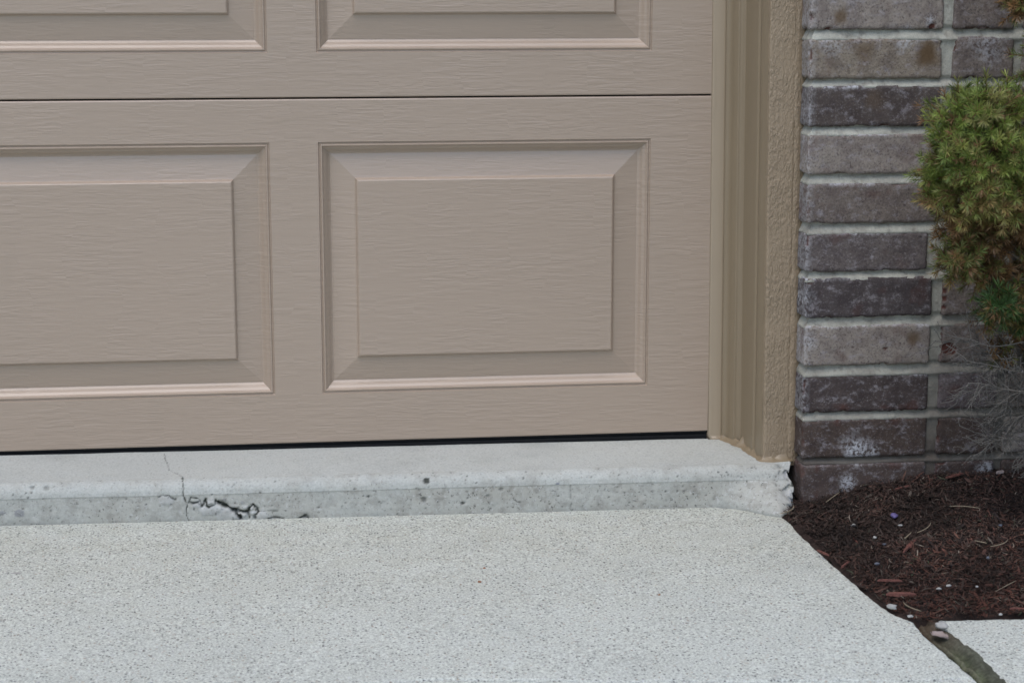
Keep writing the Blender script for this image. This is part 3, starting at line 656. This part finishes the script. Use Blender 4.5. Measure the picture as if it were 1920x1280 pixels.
# ------------------------------------------------------------------ mulch
def mz(x, y):
    x = np.asarray(x, float); y = np.asarray(y, float)
    w = np.interp(x, [.70, .77, .819, .884, .934, .975, 1.118, 2.5], [-.002, .002, .012, .030, .038, .043, .043, .05])
    t = np.clip((-.187 - y) / .40, 0, 1); e = (1 - t) ** 1.3
    return gz(x, y) * (1 - e) + w * e + .004 * (1 - e)
def edge_x(y): return np.interp(-np.asarray(y, float), [.187, .21, .24, .30, .337, .42, .539, .634, .668, .70], [.695, .712, .7295, .734, .734, .739, .748, .756, .765, .777])
def mulch():
    xs = np.concatenate([np.arange(0, .46, .003), np.arange(.47, 3.0, .03)]); ys = np.arange(-.70, -.150, .003)
    Ug, Yg = np.meshgrid(xs, ys, indexing='ij'); Xg = edge_x(Yg) - .004 + Ug
    P = np.stack([Xg, Yg, Yg * 0], -1)
    Z = mz(Xg, Yg) + .0075 * fbm(P, 30, 3, 1) + .0030 * fbm(P, 110, 2, 2) - .003 - .003 * np.clip(1 - Ug / .010, 0, 1) - .012 * np.clip((-.676 - Yg) / .02, 0, 1)
    P[..., 2] = Z; nb = Ug.size
    tb = np.array([.032, .021, .017]) * (1 + .6 * fbm(P, 45, 2, 5)[..., None])
    V = [P.reshape(-1, 3)]; F = [gridF(len(xs), len(ys))]; T = [tb.reshape(-1, 3)]
    n = 42000; off = nb
    u = np.where(rs.rand(n) < .93, rs.rand(n) * .46, rs.rand(n) * 1.4); y = rs.uniform(-.692, -.189, n); x = edge_x(y) + u + .001
    L = rs.uniform(.003, .013, n) * np.where(rs.rand(n) < .08, 2.2, 1); wd = rs.uniform(.00022, .00075, n); ang = rs.uniform(0, 6.283, n); cu = rs.uniform(-1.4, 1.4, n); tilt = rs.normal(0, .24, n)
    big = rs.rand(n) < .030; L[big] = rs.uniform(.010, .030, big.sum()); wd[big] = rs.uniform(.0009, .0021, big.sum()); cu[big] *= .35
    k = 5; tt = np.linspace(-.5, .5, k)
    A_ = ang[:, None] + cu[:, None] * tt[None]
    dx = np.cos(A_); dy = np.sin(A_); px = x[:, None] + np.cumsum(dx, 1) * (L / k)[:, None] - dx.sum(1, keepdims=True) * (L / k)[:, None] / 2
    py = y[:, None] + np.cumsum(dy, 1) * (L / k)[:, None] - dy.sum(1, keepdims=True) * (L / k)[:, None] / 2
    # keep the fibres on their bed: a few stray on to the concrete edge
    lim = edge_x(py) + rs.normal(-.002, .0045, (n, 1)); ok = (px > lim).all(1) & (py < -.188).all(1) & (py > -.697).all(1)
    px, py, A_, L, wd, tilt = px[ok], py[ok], A_[ok], L[ok], wd[ok], tilt[ok]; n = len(px)
    base = mz(px, py) + .0075 * fbm(np.stack([px, py, px * 0], -1), 30, 3, 1)
    pz = base + rs.uniform(.000, .0045, (n, 1)) + tilt[:, None] * tt[None] * L[:, None]
    pz = np.maximum(pz, base - .001)
    w = wd[:, None] * np.array([.35, 1, 1, .9, .3])[None]
    nx_, ny_ = -np.sin(A_) * w, np.cos(A_) * w; rz = rs.uniform(-.7, .7, (n, 1)) * w
    a = np.stack([px - nx_, py - ny_, pz - rz], -1); c = np.stack([px + nx_, py + ny_, pz + rz], -1); Q = np.stack([a, c], 2)       # n,k,2,3
    idx = (np.arange(n * k * 2).reshape(n, k, 2) + off)
    Fq = np.stack([idx[:, :-1, 0], idx[:, 1:, 0], idx[:, 1:, 1], idx[:, :-1, 1]], -1).reshape(-1, 4)
    pal = np.array([(.054, .035, .028), (.078, .041, .031), (.108, .046, .033), (.026, .019, .017), (.11, .05, .034), (.085, .070, .054), (.20, .17, .13), (.05, .06, .035)])
    front = np.clip((-.40 - py.mean(1)) / .3, 0, 1)
    pr = rs.rand(n); ci = np.select([pr < .32, pr < .52, pr < .52 + .10 + .18 * front, pr < .86, pr < .915, pr < .965, pr < .985], [0, 1, 2, 3, 4, 5, 6], 7)
    big_n = fbm(np.stack([px.mean(1), py.mean(1), py.mean(1) * 0], -1), 14, 3, 8)[:, None]; tc = pal[ci] * rs.uniform(.7, 1.25, (n, 1)) * (1 + .7 * big_n); gy = np.clip((.62 - front[:, None] - .5 * big_n), 0, 1) * .7; tc = tc * (1 - gy) + gy * tc.mean(1, keepdims=True) * np.array([1.22, .97, .82]); T.append(np.repeat(tc, k * 2, 0)); V.append(Q.reshape(-1, 3)); F.append(Fq)
    o = mesh('mulch', np.vstack(V), np.vstack(F), FIBRE, smooth=False, attrs={'tint': np.clip(np.vstack(T), .004, 1)})
    tag(o, 'dark shredded bark mulch between the brick wall and the paving', 'mulch', kind='stuff')
mulch()
# moss threads in the joint come from the same kind of fibre, but live with the joint

# ------------------------------------------------------------------ small things lying about
def bed(px, py, up=.004):
    q = atZ(px, py, .0)
    for _ in range(12): q = atZ(px, py, float(mz(q[0], q[1])) + up)
    return q
def dirpx(p0, p1, f):
    a, c = f(*p0), f(*p1); return (a + c) / 2, math.atan2(c[1] - a[1], c[0] - a[0]), float(np.hypot(*(c - a)[:2])), (c - a)[2]
def splinter(name, p0, p1, w, th, mat, label, cat, group, f=bed, seed=0, lift=-.0006, curve=.0):
    c, ang, L, dz = dirpx(p0, p1, f); n = 14; V = []; F = []; g = np.random.RandomState(seed + 5)
    j = g.uniform(-1, 1, (n, 2))
    for i in range(n):
        t = i / (n - 1) - .5; ww = w * (1 - abs(2 * t) ** 2.5 * .72) * (1 + .32 * j[i, 0]); oy = curve * (t * t * 4 - .5) * L + .08 * w * j[i, 1]
        hh = th * (1 - abs(2 * t) ** 6 * .5)
        for (a, b_) in ((-.5, 0), (-.42, .8), (.05, 1), (.45, .7), (.5, 0), (0, -.3)): V.append((t * L, oy + a * ww, b_ * hh + dz * t * .9))
    for i in range(n - 1): F += [(i * 6 + a, i * 6 + (a + 1) % 6, (i + 1) * 6 + (a + 1) % 6, (i + 1) * 6 + a) for a in range(6)]
    F += [tuple(range(6))[::-1], tuple((n - 1) * 6 + a for a in range(6))]
    o = mesh(name, V, F, mat, smooth=False); o.location = c + np.array([0, 0, lift]); o.rotation_euler = (0, 0, ang); weld(o, 1e-7); return tag(o, label, cat, group)
def pebble(px, py, rx, ry, rz, mat, label, name='pebble', cat='pebble', group='pale pebbles scattered on the mulch', f=bed, rot=0, seed=0, up=.0006):
    c = f(px, py); V = []; n, m_ = 12, 18
    for i in range(n + 1):
        th = math.pi * i / n
        for j in range(m_):
            ph = 2 * math.pi * j / m_; V.append((math.sin(th) * math.cos(ph), math.sin(th) * math.sin(ph), math.cos(th)))
    V = np.array(V); V *= (1 + .34 * vn(V + seed * 3.3, 1.5, seed) + .14 * vn(V + seed, 3.5, seed))[:, None]; V = np.sign(V) * np.abs(V) ** .92
    V *= np.array([rx, ry, rz]) * (.88 if group and 'mulch' in group else 1); F = []
    for i in range(n):
        for j in range(m_): F.append((i * m_ + j, (i + 1) * m_ + j, (i + 1) * m_ + (j + 1) % m_, i * m_ + (j + 1) % m_))
    o = mesh(name, V, F, mat); weld(o, 1e-7); o.location = c + np.array([0, 0, up]); o.rotation_euler = (0, 0, R(rot)); return tag(o, label, cat, group)
RC = 'red brown wood chips on the mulch'
splinter('wood_chip', (1532, 1031), (1554, 1041), .0035, .0025, REDWOOD, 'small red wood chip at the slanting edge of the driveway, nearest the step', 'wood chip', RC, seed=1)
splinter('wood_chip', (1577, 1064), (1592, 1053), .0035, .003, REDWOOD, 'short red wood chip standing up beside the driveway edge', 'wood chip', RC, seed=2)
splinter('wood_chip', (1600, 1008), (1609, 1018), .003, .002, REDWOOD, 'tiny bright red wood chip among pale pebbles', 'wood chip', RC, seed=3)
splinter('wood_chip', (1693, 1036), (1716, 1011), .006, .003, REDWOOD, 'broad red brown wood chip slanting in the middle of the mulch', 'wood chip', RC, seed=4)
splinter('wood_chip', (1645, 1088), (1692, 1089), .0035, .003, REDWOOD, 'thin horizontal red wood chip just above the thickest chip', 'wood chip', RC, seed=5)
splinter('wood_chip', (1661, 1115), (1719, 1116), .0075, .005, REDWOOD, 'thickest longest red wood chip near the front corner of the mulch', 'wood chip', RC, seed=6)
splinter('wood_chip', (1773, 896), (1806, 887), .005, .003, REDWOOD, 'red wood chip lying against the foot of the brick wall', 'wood chip', RC, seed=7)
splinter('wood_chip', (1672, 919), (1707, 910), .004, .0025, REDWOOD, 'slim red brown wood chip on the slope below the brick wall', 'wood chip', RC, seed=8)
splinter('wood_chip', (1868, 887), (1882, 884), .007, .004, LEAF, 'small tan wood chip at the wall under the dead twigs', 'wood chip', RC, seed=9)
splinter('wood_chip', (1893, 1141), (1925, 1142), .005, .003, REDWOOD, 'red wood chip by the walkway at the right border of the photo', 'wood chip', RC, seed=10)
pebble(1765, 1177, .0105, .0070, .0055, PEBBLE, 'large white pebble sitting in the mossy joint between the slabs', f=lambda a, b_: atG(a, b_, .002), rot=-50, seed=1, up=.003)
pebble(1672, 1137, .0080, .0045, .0035, PEBBLE, 'long white pebble at the front driveway edge of the mulch', rot=-42, seed=2)
pebble(1600, 985, .0062, .0040, .0025, PEBBLE, 'flat white pebble in the mulch nearest the brick corner', rot=10, seed=3)
pebble(1640, 1008, .0030, .0028, .0022, PEBBLE, 'little pointed white pebble beside the tiny red chip', seed=4)
pebble(1760, 1104, .0042, .0022, .0018, PEBBLE, 'left of two small white pebbles above the walkway', seed=6)
pebble(1779, 1098, .0044, .0026, .0018, PEBBLE, 'right of two small white pebbles above the walkway', seed=7)
pebble(1832, 1100, .0022, .0022, .0018, PEBBLE, 'small round white pebble in the red fibres above the walkway', seed=8)
pebble(1707, 1155, .0040, .0026, .0018, PEBBLE, 'white pebble on the driveway corner above the joint', seed=9, up=.0005)
pebble(1876, 985, .0030, .0026, .0020, BLUESTONE, 'blue grey pebble high in the right part of the mulch', seed=10)
pebble(1852, 1046, .0028, .0026, .0020, BLUESTONE, 'pale blue pebble in the right middle of the mulch', seed=11)
pebble(1688, 985, .0034, .0022, .0016, PEBBLE, 'small flat pale pebble behind the slanting broad chip', seed=13)
pebble(1657, 1021, .0050, .0026, .0018, BLUESTONE, 'flat grey pebble left of the slanting broad chip', seed=14, rot=30)
pebble(1645, 1057, .0040, .0030, .0018, BLUESTONE, 'grey pebble right of the upright short chip', seed=15, rot=15)
pebble(1876, 1152, .0028, .0020, .0018, PEBBLE, 'small white pebble on the edge of the walkway', seed=16)
SG = 'dry straws on the mulch'
splinter('dry_straw', (1548, 947), (1574, 927), .0013, .0011, STRAW, 'pale dry straw leaning at the foot of the brick corner', 'straw', SG, seed=21, lift=.004)
splinter('dry_straw', (1696, 1014), (1709, 1001), .0014, .0011, STRAW, 'short pale straw above the slanting broad chip', 'straw', SG, seed=22, lift=.003)
splinter('dry_straw', (1722, 1003), (1748, 983), .0011, .0011, STRAW, 'long bent straw behind the slanting broad chip', 'straw', SG, seed=23, lift=.003, curve=.1)
splinter('dry_straw', (1827, 1017), (1850, 1022), .0011, .0010, STRAW, 'pale straw lying level in the right of the mulch', 'straw', SG, seed=24, lift=.003)
splinter('dry_straw', (1860, 1029), (1893, 1015), .0012, .0010, STRAW, 'curved straw at the far right of the mulch', 'straw', SG, seed=25, lift=.003, curve=.15)
splinter('dry_straw', (1690, 1132), (1724, 1150), .0010, .0010, STRAW, 'thin bent straw in front of the thickest red chip', 'straw', SG, seed=26, lift=.003, curve=.12)
splinter('dry_straw', (1466, 966), (1492, 950), .0016, .0012, STRAW, 'brown straw lying between the broken step corner and the mulch', 'straw', SG, seed=27, lift=.002, curve=.15)
splinter('dry_straw', (1780, 953), (1838, 957), .0009, .0009, STRAW, 'long thin curved straw high in the middle of the mulch', 'straw', SG, seed=28, lift=.004, curve=-.12)
splinter('dry_straw', (1866, 1113), (1905, 1092), .0009, .0009, STRAW, 'thin straw slanting just above the walkway', 'straw', SG, seed=29, lift=.003)
pebble(1677, 967, .0072, .0052, .0035, PETAL, 'crumpled purple blue petal on the dark mulch', 'petal', 'petal', None, rot=70, seed=20)
def leafy(name, px, py, L, w, mat, label, rot, f, seed, cup=.004, cat='leaf', group=None):
    c = f(px, py); n, m_ = 14, 9; P = np.zeros((n, m_, 3)); g = np.random.RandomState(seed)
    for i in range(n):
        t = i / (n - 1); ww = w * math.sin(math.pi * min(1, t * 1.03 + .02)) ** .7 * (1 + .22 * g.uniform(-1, 1))
        for j in range(m_):
            v = j / (m_ - 1) * 2 - 1; P[i, j] = ((t - .5) * L, v * ww * .5, cup * v * v + .001)
    P[..., 2] += .0016 * fbm(P, 110, 2, seed) + .0012
    o = mesh(name, P.reshape(-1, 3), gridF(n, m_), mat, smooth=True); sm = o.modifiers.new('t', 'SOLIDIFY'); sm.thickness = .0004
    o.location = c; o.rotation_euler = (0, 0, R(rot)); return tag(o, label, cat, group)
leafy('dry_leaf', 1762, 1195, .026, .017, LEAF, 'grey brown dry leaf curled in the mossy joint under the white pebble', -60, lambda a, b_: atG(a, b_, -.003), 3, .003)
leafy('dry_leaf', 379, 972, .012, .0045, BROWNLEAF, 'orange brown leaf scrap at the foot of the cracked step', 10, lambda a, b_: atG(a, b_, .0), 4, .002)
leafy('dry_leaf', 808, 961, .030, .004, BROWNLEAF, 'long brown leaf scrap lying along the middle of the step foot', 2, lambda a, b_: atG(a, b_, .0), 5, .001)
pebble(899, 1091, .0022, .0018, .0014, BROWNLEAF, 'dark brown crumb lying in the middle of the driveway', 'crumb', 'crumb', 'brown crumbs on the driveway', lambda a, b_: atG(a, b_, 0), 0, 31, .0006)
pebble(908, 1065, .0022, .0010, .0010, BROWNLEAF, 'thin dark crumb on the driveway just behind the middle one', 'crumb', 'crumb', 'brown crumbs on the driveway', lambda a, b_: atG(a, b_, 0), 0, 32, .0005)
pebble(1236, 1115, .0018, .0014, .0010, BROWNLEAF, 'brown crumb on the right half of the driveway', 'crumb', 'crumb', 'brown crumbs on the driveway', lambda a, b_: atG(a, b_, 0), 0, 33, .0005)
pebble(30, 1074, .0062, .0036, .0006, PEBBLE, 'white fleck on the concrete near the left border of the photo', 'paint_fleck', 'paint fleck', None, lambda a, b_: atG(a, b_, 0), 0, 34, .0002)

# ------------------------------------------------------------------ spruce shrub
def tube(V, F, pts, rad, k=6):
    off = len(V); n = len(pts); pts = np.asarray(pts, float)
    for i in range(n):
        d = pts[min(i + 1, n - 1)] - pts[max(i - 1, 0)]; d /= np.linalg.norm(d) + 1e-9
        a = np.cross(d, (0, 0, 1.) if abs(d[2]) < .9 else (1., 0, 0)); a /= np.linalg.norm(a); c = np.cross(d, a)
        for j in range(k): t = 2 * math.pi * j / k; V.append(pts[i] + rad[i] * (a * math.cos(t) + c * math.sin(t)))
    for i in range(n - 1): F += [(off + i * k + j, off + i * k + (j + 1) % k, off + (i + 1) * k + (j + 1) % k, off + (i + 1) * k + j) for j in range(k)]
    F.append(tuple(off + (n - 1) * k + j for j in range(k)))
def limbpts(a, c, n=9, w=.01, sd=0, sag=0):
    a, c = np.array(a, float), np.array(c, float); g = np.random.RandomState(sd); p = [a + (c - a) * t for t in np.linspace(0, 1, n)]
    for i in range(1, n - 1): p[i] = p[i] + g.normal(0, w / 3, 3) + np.array([0, 0, -sag * math.sin(math.pi * i / (n - 1))])
    return p
def shrub():
    base = (1.20, -.40, float(mz(1.2, -.4)))
    t = thing('spruce_shrub', base, 'bushy green dwarf spruce with browning needles and dead grey twigs before the brick wall', 'shrub')
    Yc = -.40
    def cp(px, py, dy=0): q = atY(px, py, Yc + dy); return q
    # clump: centre, radius, count, colour state
    CL = [(cp(1800, 232, .0), .042, 34, 'g'), (cp(1850, 222, -.02), .045, 38, 'g'), (cp(1900, 225, .01), .044, 34, 'g'), (cp(1765, 330, .01), .032, 24, 'g'), (cp(1800, 290, -.02), .040, 26, 'g'),
          (cp(1850, 300, -.03), .046, 38, 'g'), (cp(1905, 310, -.03), .046, 34, 'g'), (cp(1770, 372, .0), .026, 18, 'y'), (cp(1830, 362, -.035), .040, 34, 'y'), (cp(1888, 372, -.03), .040, 34, 'y'),
          (cp(1800, 425, .0), .028, 22, 'b'), (cp(1860, 430, .0), .034, 24, 'b'), (cp(1800, 485, -.01), .030, 26, 'm'), (cp(1845, 478, .01), .030, 22, 'b'), (cp(1905, 420, .0), .034, 16, 'b'),
          (cp(1876, 570, -.02), .022, 26, 'd'), (cp(1915, 590, -.01), .02, 12, 'd'), (cp(1912, 15, .02), .020, 12, 'b'), (cp(1925, 480, .02), .03, 10, 'b'), (cp(1875, 660, .02), .014, 5, 'b'), (cp(1835, 520, .01), .022, 12, 'm'), (cp(1880, 515, .01), .026, 16, 'b'), (cp(1905, 540, .0), .022, 12, 'm'), (cp(1850, 600, .02), .014, 7, 'b'), (cp(1905, 640, .02), .02, 9, 'b')]
    g = np.random.RandomState(4)
    for i in range(175):  # unseen crown beyond the frame, made tall to shade the right side
        ph = g.uniform(0, 6.283); z = g.uniform(.25, 1.5); rr = .26 * min(1, (z - .05) / .3) * (1 - .55 * max(0, z - .6) / .9) 
        c = np.array([1.235 + rr * .8 * math.cos(ph), -.42 + rr * .75 * math.sin(ph), z])
        if c[0] < 1.075: c[0] = 1.075 + g.uniform(0, .03)
        CL.append((c, g.uniform(.045, .07), 24, 'g' if z > .45 else 'b'))
    body = np.array([1.20, -.38, .55])
    NV = []; NT = []; SV = []; SF = []; ST = []
    pal = {'g': [(.165, .215, .045), (.115, .165, .034), (.215, .245, .06), (.245, .245, .085), (.14, .19, .04)], 'y': [(.27, .25, .08), (.19, .22, .06), (.28, .21, .085), (.15, .18, .045)],
           'b': [(.185, .105, .045), (.115, .07, .03), (.13, .135, .04), (.22, .125, .055)], 'm': [(.12, .16, .04), (.18, .13, .045), (.15, .165, .05)], 'd': [(.045, .10, .028), (.065, .12, .034), (.04, .075, .025), (.15, .12, .035)]}
    for ci, (c, r, cnt, st) in enumerate(CL):
        away = c - body; away /= np.linalg.norm(away)
        for k in range(int(cnt * (2.1 if ci < 20 else 1.2))):
            d = g.normal(0, 1, 3); d /= np.linalg.norm(d); d = d + away * .30 + np.array([-.12, -.50, .12]); d /= np.linalg.norm(d)
            r0 = r * g.uniform(.30, .70); Ls = r * g.uniform(.30, .55) + .006; b0 = c + d * r0 * np.array([1, 1, 1]); tip = b0 + d * Ls
            tube(SV, SF, [c + (b0 - c) * .2, b0, tip], [.0011, .0009, .0004], 4)
            # needles spiral all round the shoot, pointing forward
            n = int(20 + Ls * 1350); tt = np.concatenate([g.uniform(0, 1, n), np.full(9, 1.)]); n += 9
            a = np.cross(d, (0, 0, 1.)); a /= np.linalg.norm(a) + 1e-9; e = np.cross(d, a); ph = g.uniform(0, 6.283, n)
            rad = a[None] * np.cos(ph)[:, None] + e[None] * np.sin(ph)[:, None]; fw = np.where(tt > .93, g.uniform(.6, 2., n), g.uniform(.30, .75, n))[:, None]
            nd = rad + d[None] * fw; nd /= np.linalg.norm(nd, axis=1, keepdims=True); nd[:, 2] += g.uniform(-.05, .14, n); Ln = g.uniform(.0105, .0150, n)[:, None] * (1 if st != 'd' else 1.15)
            p0 = b0[None] + d[None] * (Ls * tt)[:, None]; p1 = p0 + nd * Ln; sd = np.cross(nd, d[None] + g.normal(0, .2, (n, 3))); sd /= np.linalg.norm(sd, axis=1, keepdims=True) + 1e-9
            wv = sd * g.uniform(.00040, .00060, n)[:, None]; md = p0 + nd * Ln * .55 + np.cross(sd, nd) * .0004
            NV.append(np.stack([p0 - wv * .6, md - wv, p1, md + wv, p0 + wv * .6], 1))
            colr = np.array(pal[st][g.randint(len(pal[st]))]) * g.uniform(.80, 1.22) * np.array([1.0, 1.0, .9]); cc = colr[None] * g.uniform(.86, 1.18, (n, 1))
            br = (g.rand(n) < (.03 if st in 'gd' else .16))[:, None]; cc = np.where(br, np.array([.17, .085, .035])[None], cc)
            inner = (tt < .25)[:, None] & (g.rand(n) < .5)[:, None]; cc = np.where(inner, np.array([.12, .075, .03])[None], cc)
            if g.rand() < .14: cc[tt > .93] = (.21, .12, .055)      # brown buds at the shoot tips
            NT.append(np.repeat(cc[:, None], 5, 1))
    NV = np.concatenate(NV).reshape(-1, 3); NT = np.concatenate(NT).reshape(-1, 3); n = len(NV) // 5; i5 = np.arange(n)[:, None] * 5
    tri = np.concatenate([i5 + np.array([[0, 1, 3]]), i5 + np.array([[0, 3, 4]]), i5 + np.array([[1, 2, 3]])])
    mesh('foliage', NV, tri, NEEDLE, t, smooth=False, attrs={'tint': NT})
    mesh('shoots', SV, SF, mat_simple('shoot_bark', (.16, .085, .045), .85, .4, 200), t)
    V = []; F = []; trunk = [np.array([1.2, -.40, base[2] - .03]), np.array([1.195, -.395, .2]), np.array([1.21, -.41, .45]), np.array([1.2, -.4, .85]), np.array([1.21, -.41, 1.55])]
    tube(V, F, trunk, [.017, .014, .012, .008, .003], 10); mesh('trunk', V, F, BARK, t)
    V = []; F = []
    for i, (c, r, cnt, st) in enumerate(CL):
        z = max(.12, c[2] - .10 - .05 * (i % 3)); s0 = np.array([1.2, -.4, min(z, 1.4)]); tube(V, F, limbpts(s0, c, 9, .012, i), np.linspace(.0045, .0012, 9), 6)
    mesh('branches', V, F, BARK, t)
    V = []; F = []
    tube(V, F, [cp(1925, 430, .05), cp(1903, 470, .05), cp(1898, 520, .05), cp(1893, 562, .05), cp(1899, 620, .06), cp(1925, 700, .06)], [.006, .0065, .006, .005, .004, .003], 9)
    mesh('dead_branch', V, F, DEADWOOD, t)
    # dead twigs hanging low on the shaded side
    V = []; F = []; g = np.random.RandomState(9)
    def twig(p, d, L, r, lev):
        n = 6; pts = [p]; dd = d.copy()
        for i in range(n):
            dd = dd + g.normal(0, .16, 3); dd[1] *= .8; dd /= np.linalg.norm(dd); pts.append(pts[-1] + dd * L / n)
        tube(V, F, pts, list(np.linspace(r, r * .62, n + 1)), 5)
        q = pts[-1]; tube(V, F, [q - dd * .0004, q + dd * .0007, q + dd * .0016], [r * .6, r * 1.25, r * .5], 5)
        if lev > 0:
            for i in range(1, n + 1):
                for rep in range(2 if lev > 1 else 1):
                    if g.rand() < .62:
                        s_ = g.normal(0, 1, 3); s_ -= dd * (s_ @ dd); s_ /= np.linalg.norm(s_); nd = dd * .75 + s_ * .75; nd[1] *= .6; nd /= np.linalg.norm(nd)
                        twig(pts[i], nd, L * g.uniform(.32, .55), r * .72, lev - 1)
    for (px, py, tx, ty, L) in [(1935, 640, 1800, 640, .085), (1935, 690, 1770, 700, .10), (1930, 740, 1790, 735, .095), (1935, 700, 1780, 640, .09), (1935, 770, 1850, 850, .085), (1930, 800, 1860, 860, .06), (1935, 720, 1840, 830, .09), (1930, 760, 1800, 700, .085), (1925, 650, 1860, 720, .07), (1935, 830, 1830, 820, .075), (1900, 700, 1830, 790, .06), (1890, 760, 1840, 830, .05), (1930, 680, 1850, 660, .08), (1935, 735, 1800, 760, .09), (1930, 775, 1820, 800, .08), (1935, 715, 1815, 690, .085), (1935, 655, 1830, 700, .08), (1935, 790, 1870, 830, .07), (1935, 745, 1850, 700, .07), (1935, 810, 1900, 860, .05), (1920, 730, 1880, 790, .05)]:
        a = cp(px, py, g.uniform(-.03, .08)); c = cp(tx, ty, g.uniform(-.02, .10)); d = (c - a) / np.linalg.norm(c - a); twig(a, d, L, .00105, 2)
    for k in range(13):
        a = cp(1932, 640 + 15 * k, .02); tube(V, F, limbpts(np.array([1.195, -.395, a[2] + .02]), a, 7, .01, k), np.linspace(.0022, .0011, 7), 5)
    for k in range(26):     # more of them beyond the frame
        ph = g.uniform(-1.9, 1.9); z = g.uniform(.07, .25); a = np.array([1.2, -.4, z]); d = np.array([math.cos(ph), math.sin(ph) * .8, g.uniform(-.15, .3)]); twig(a + d * .02, d / np.linalg.norm(d), g.uniform(.10, .17), .0014, 1)
    mesh('dead_twigs', V, F, DEADWOOD, t)
shrub()
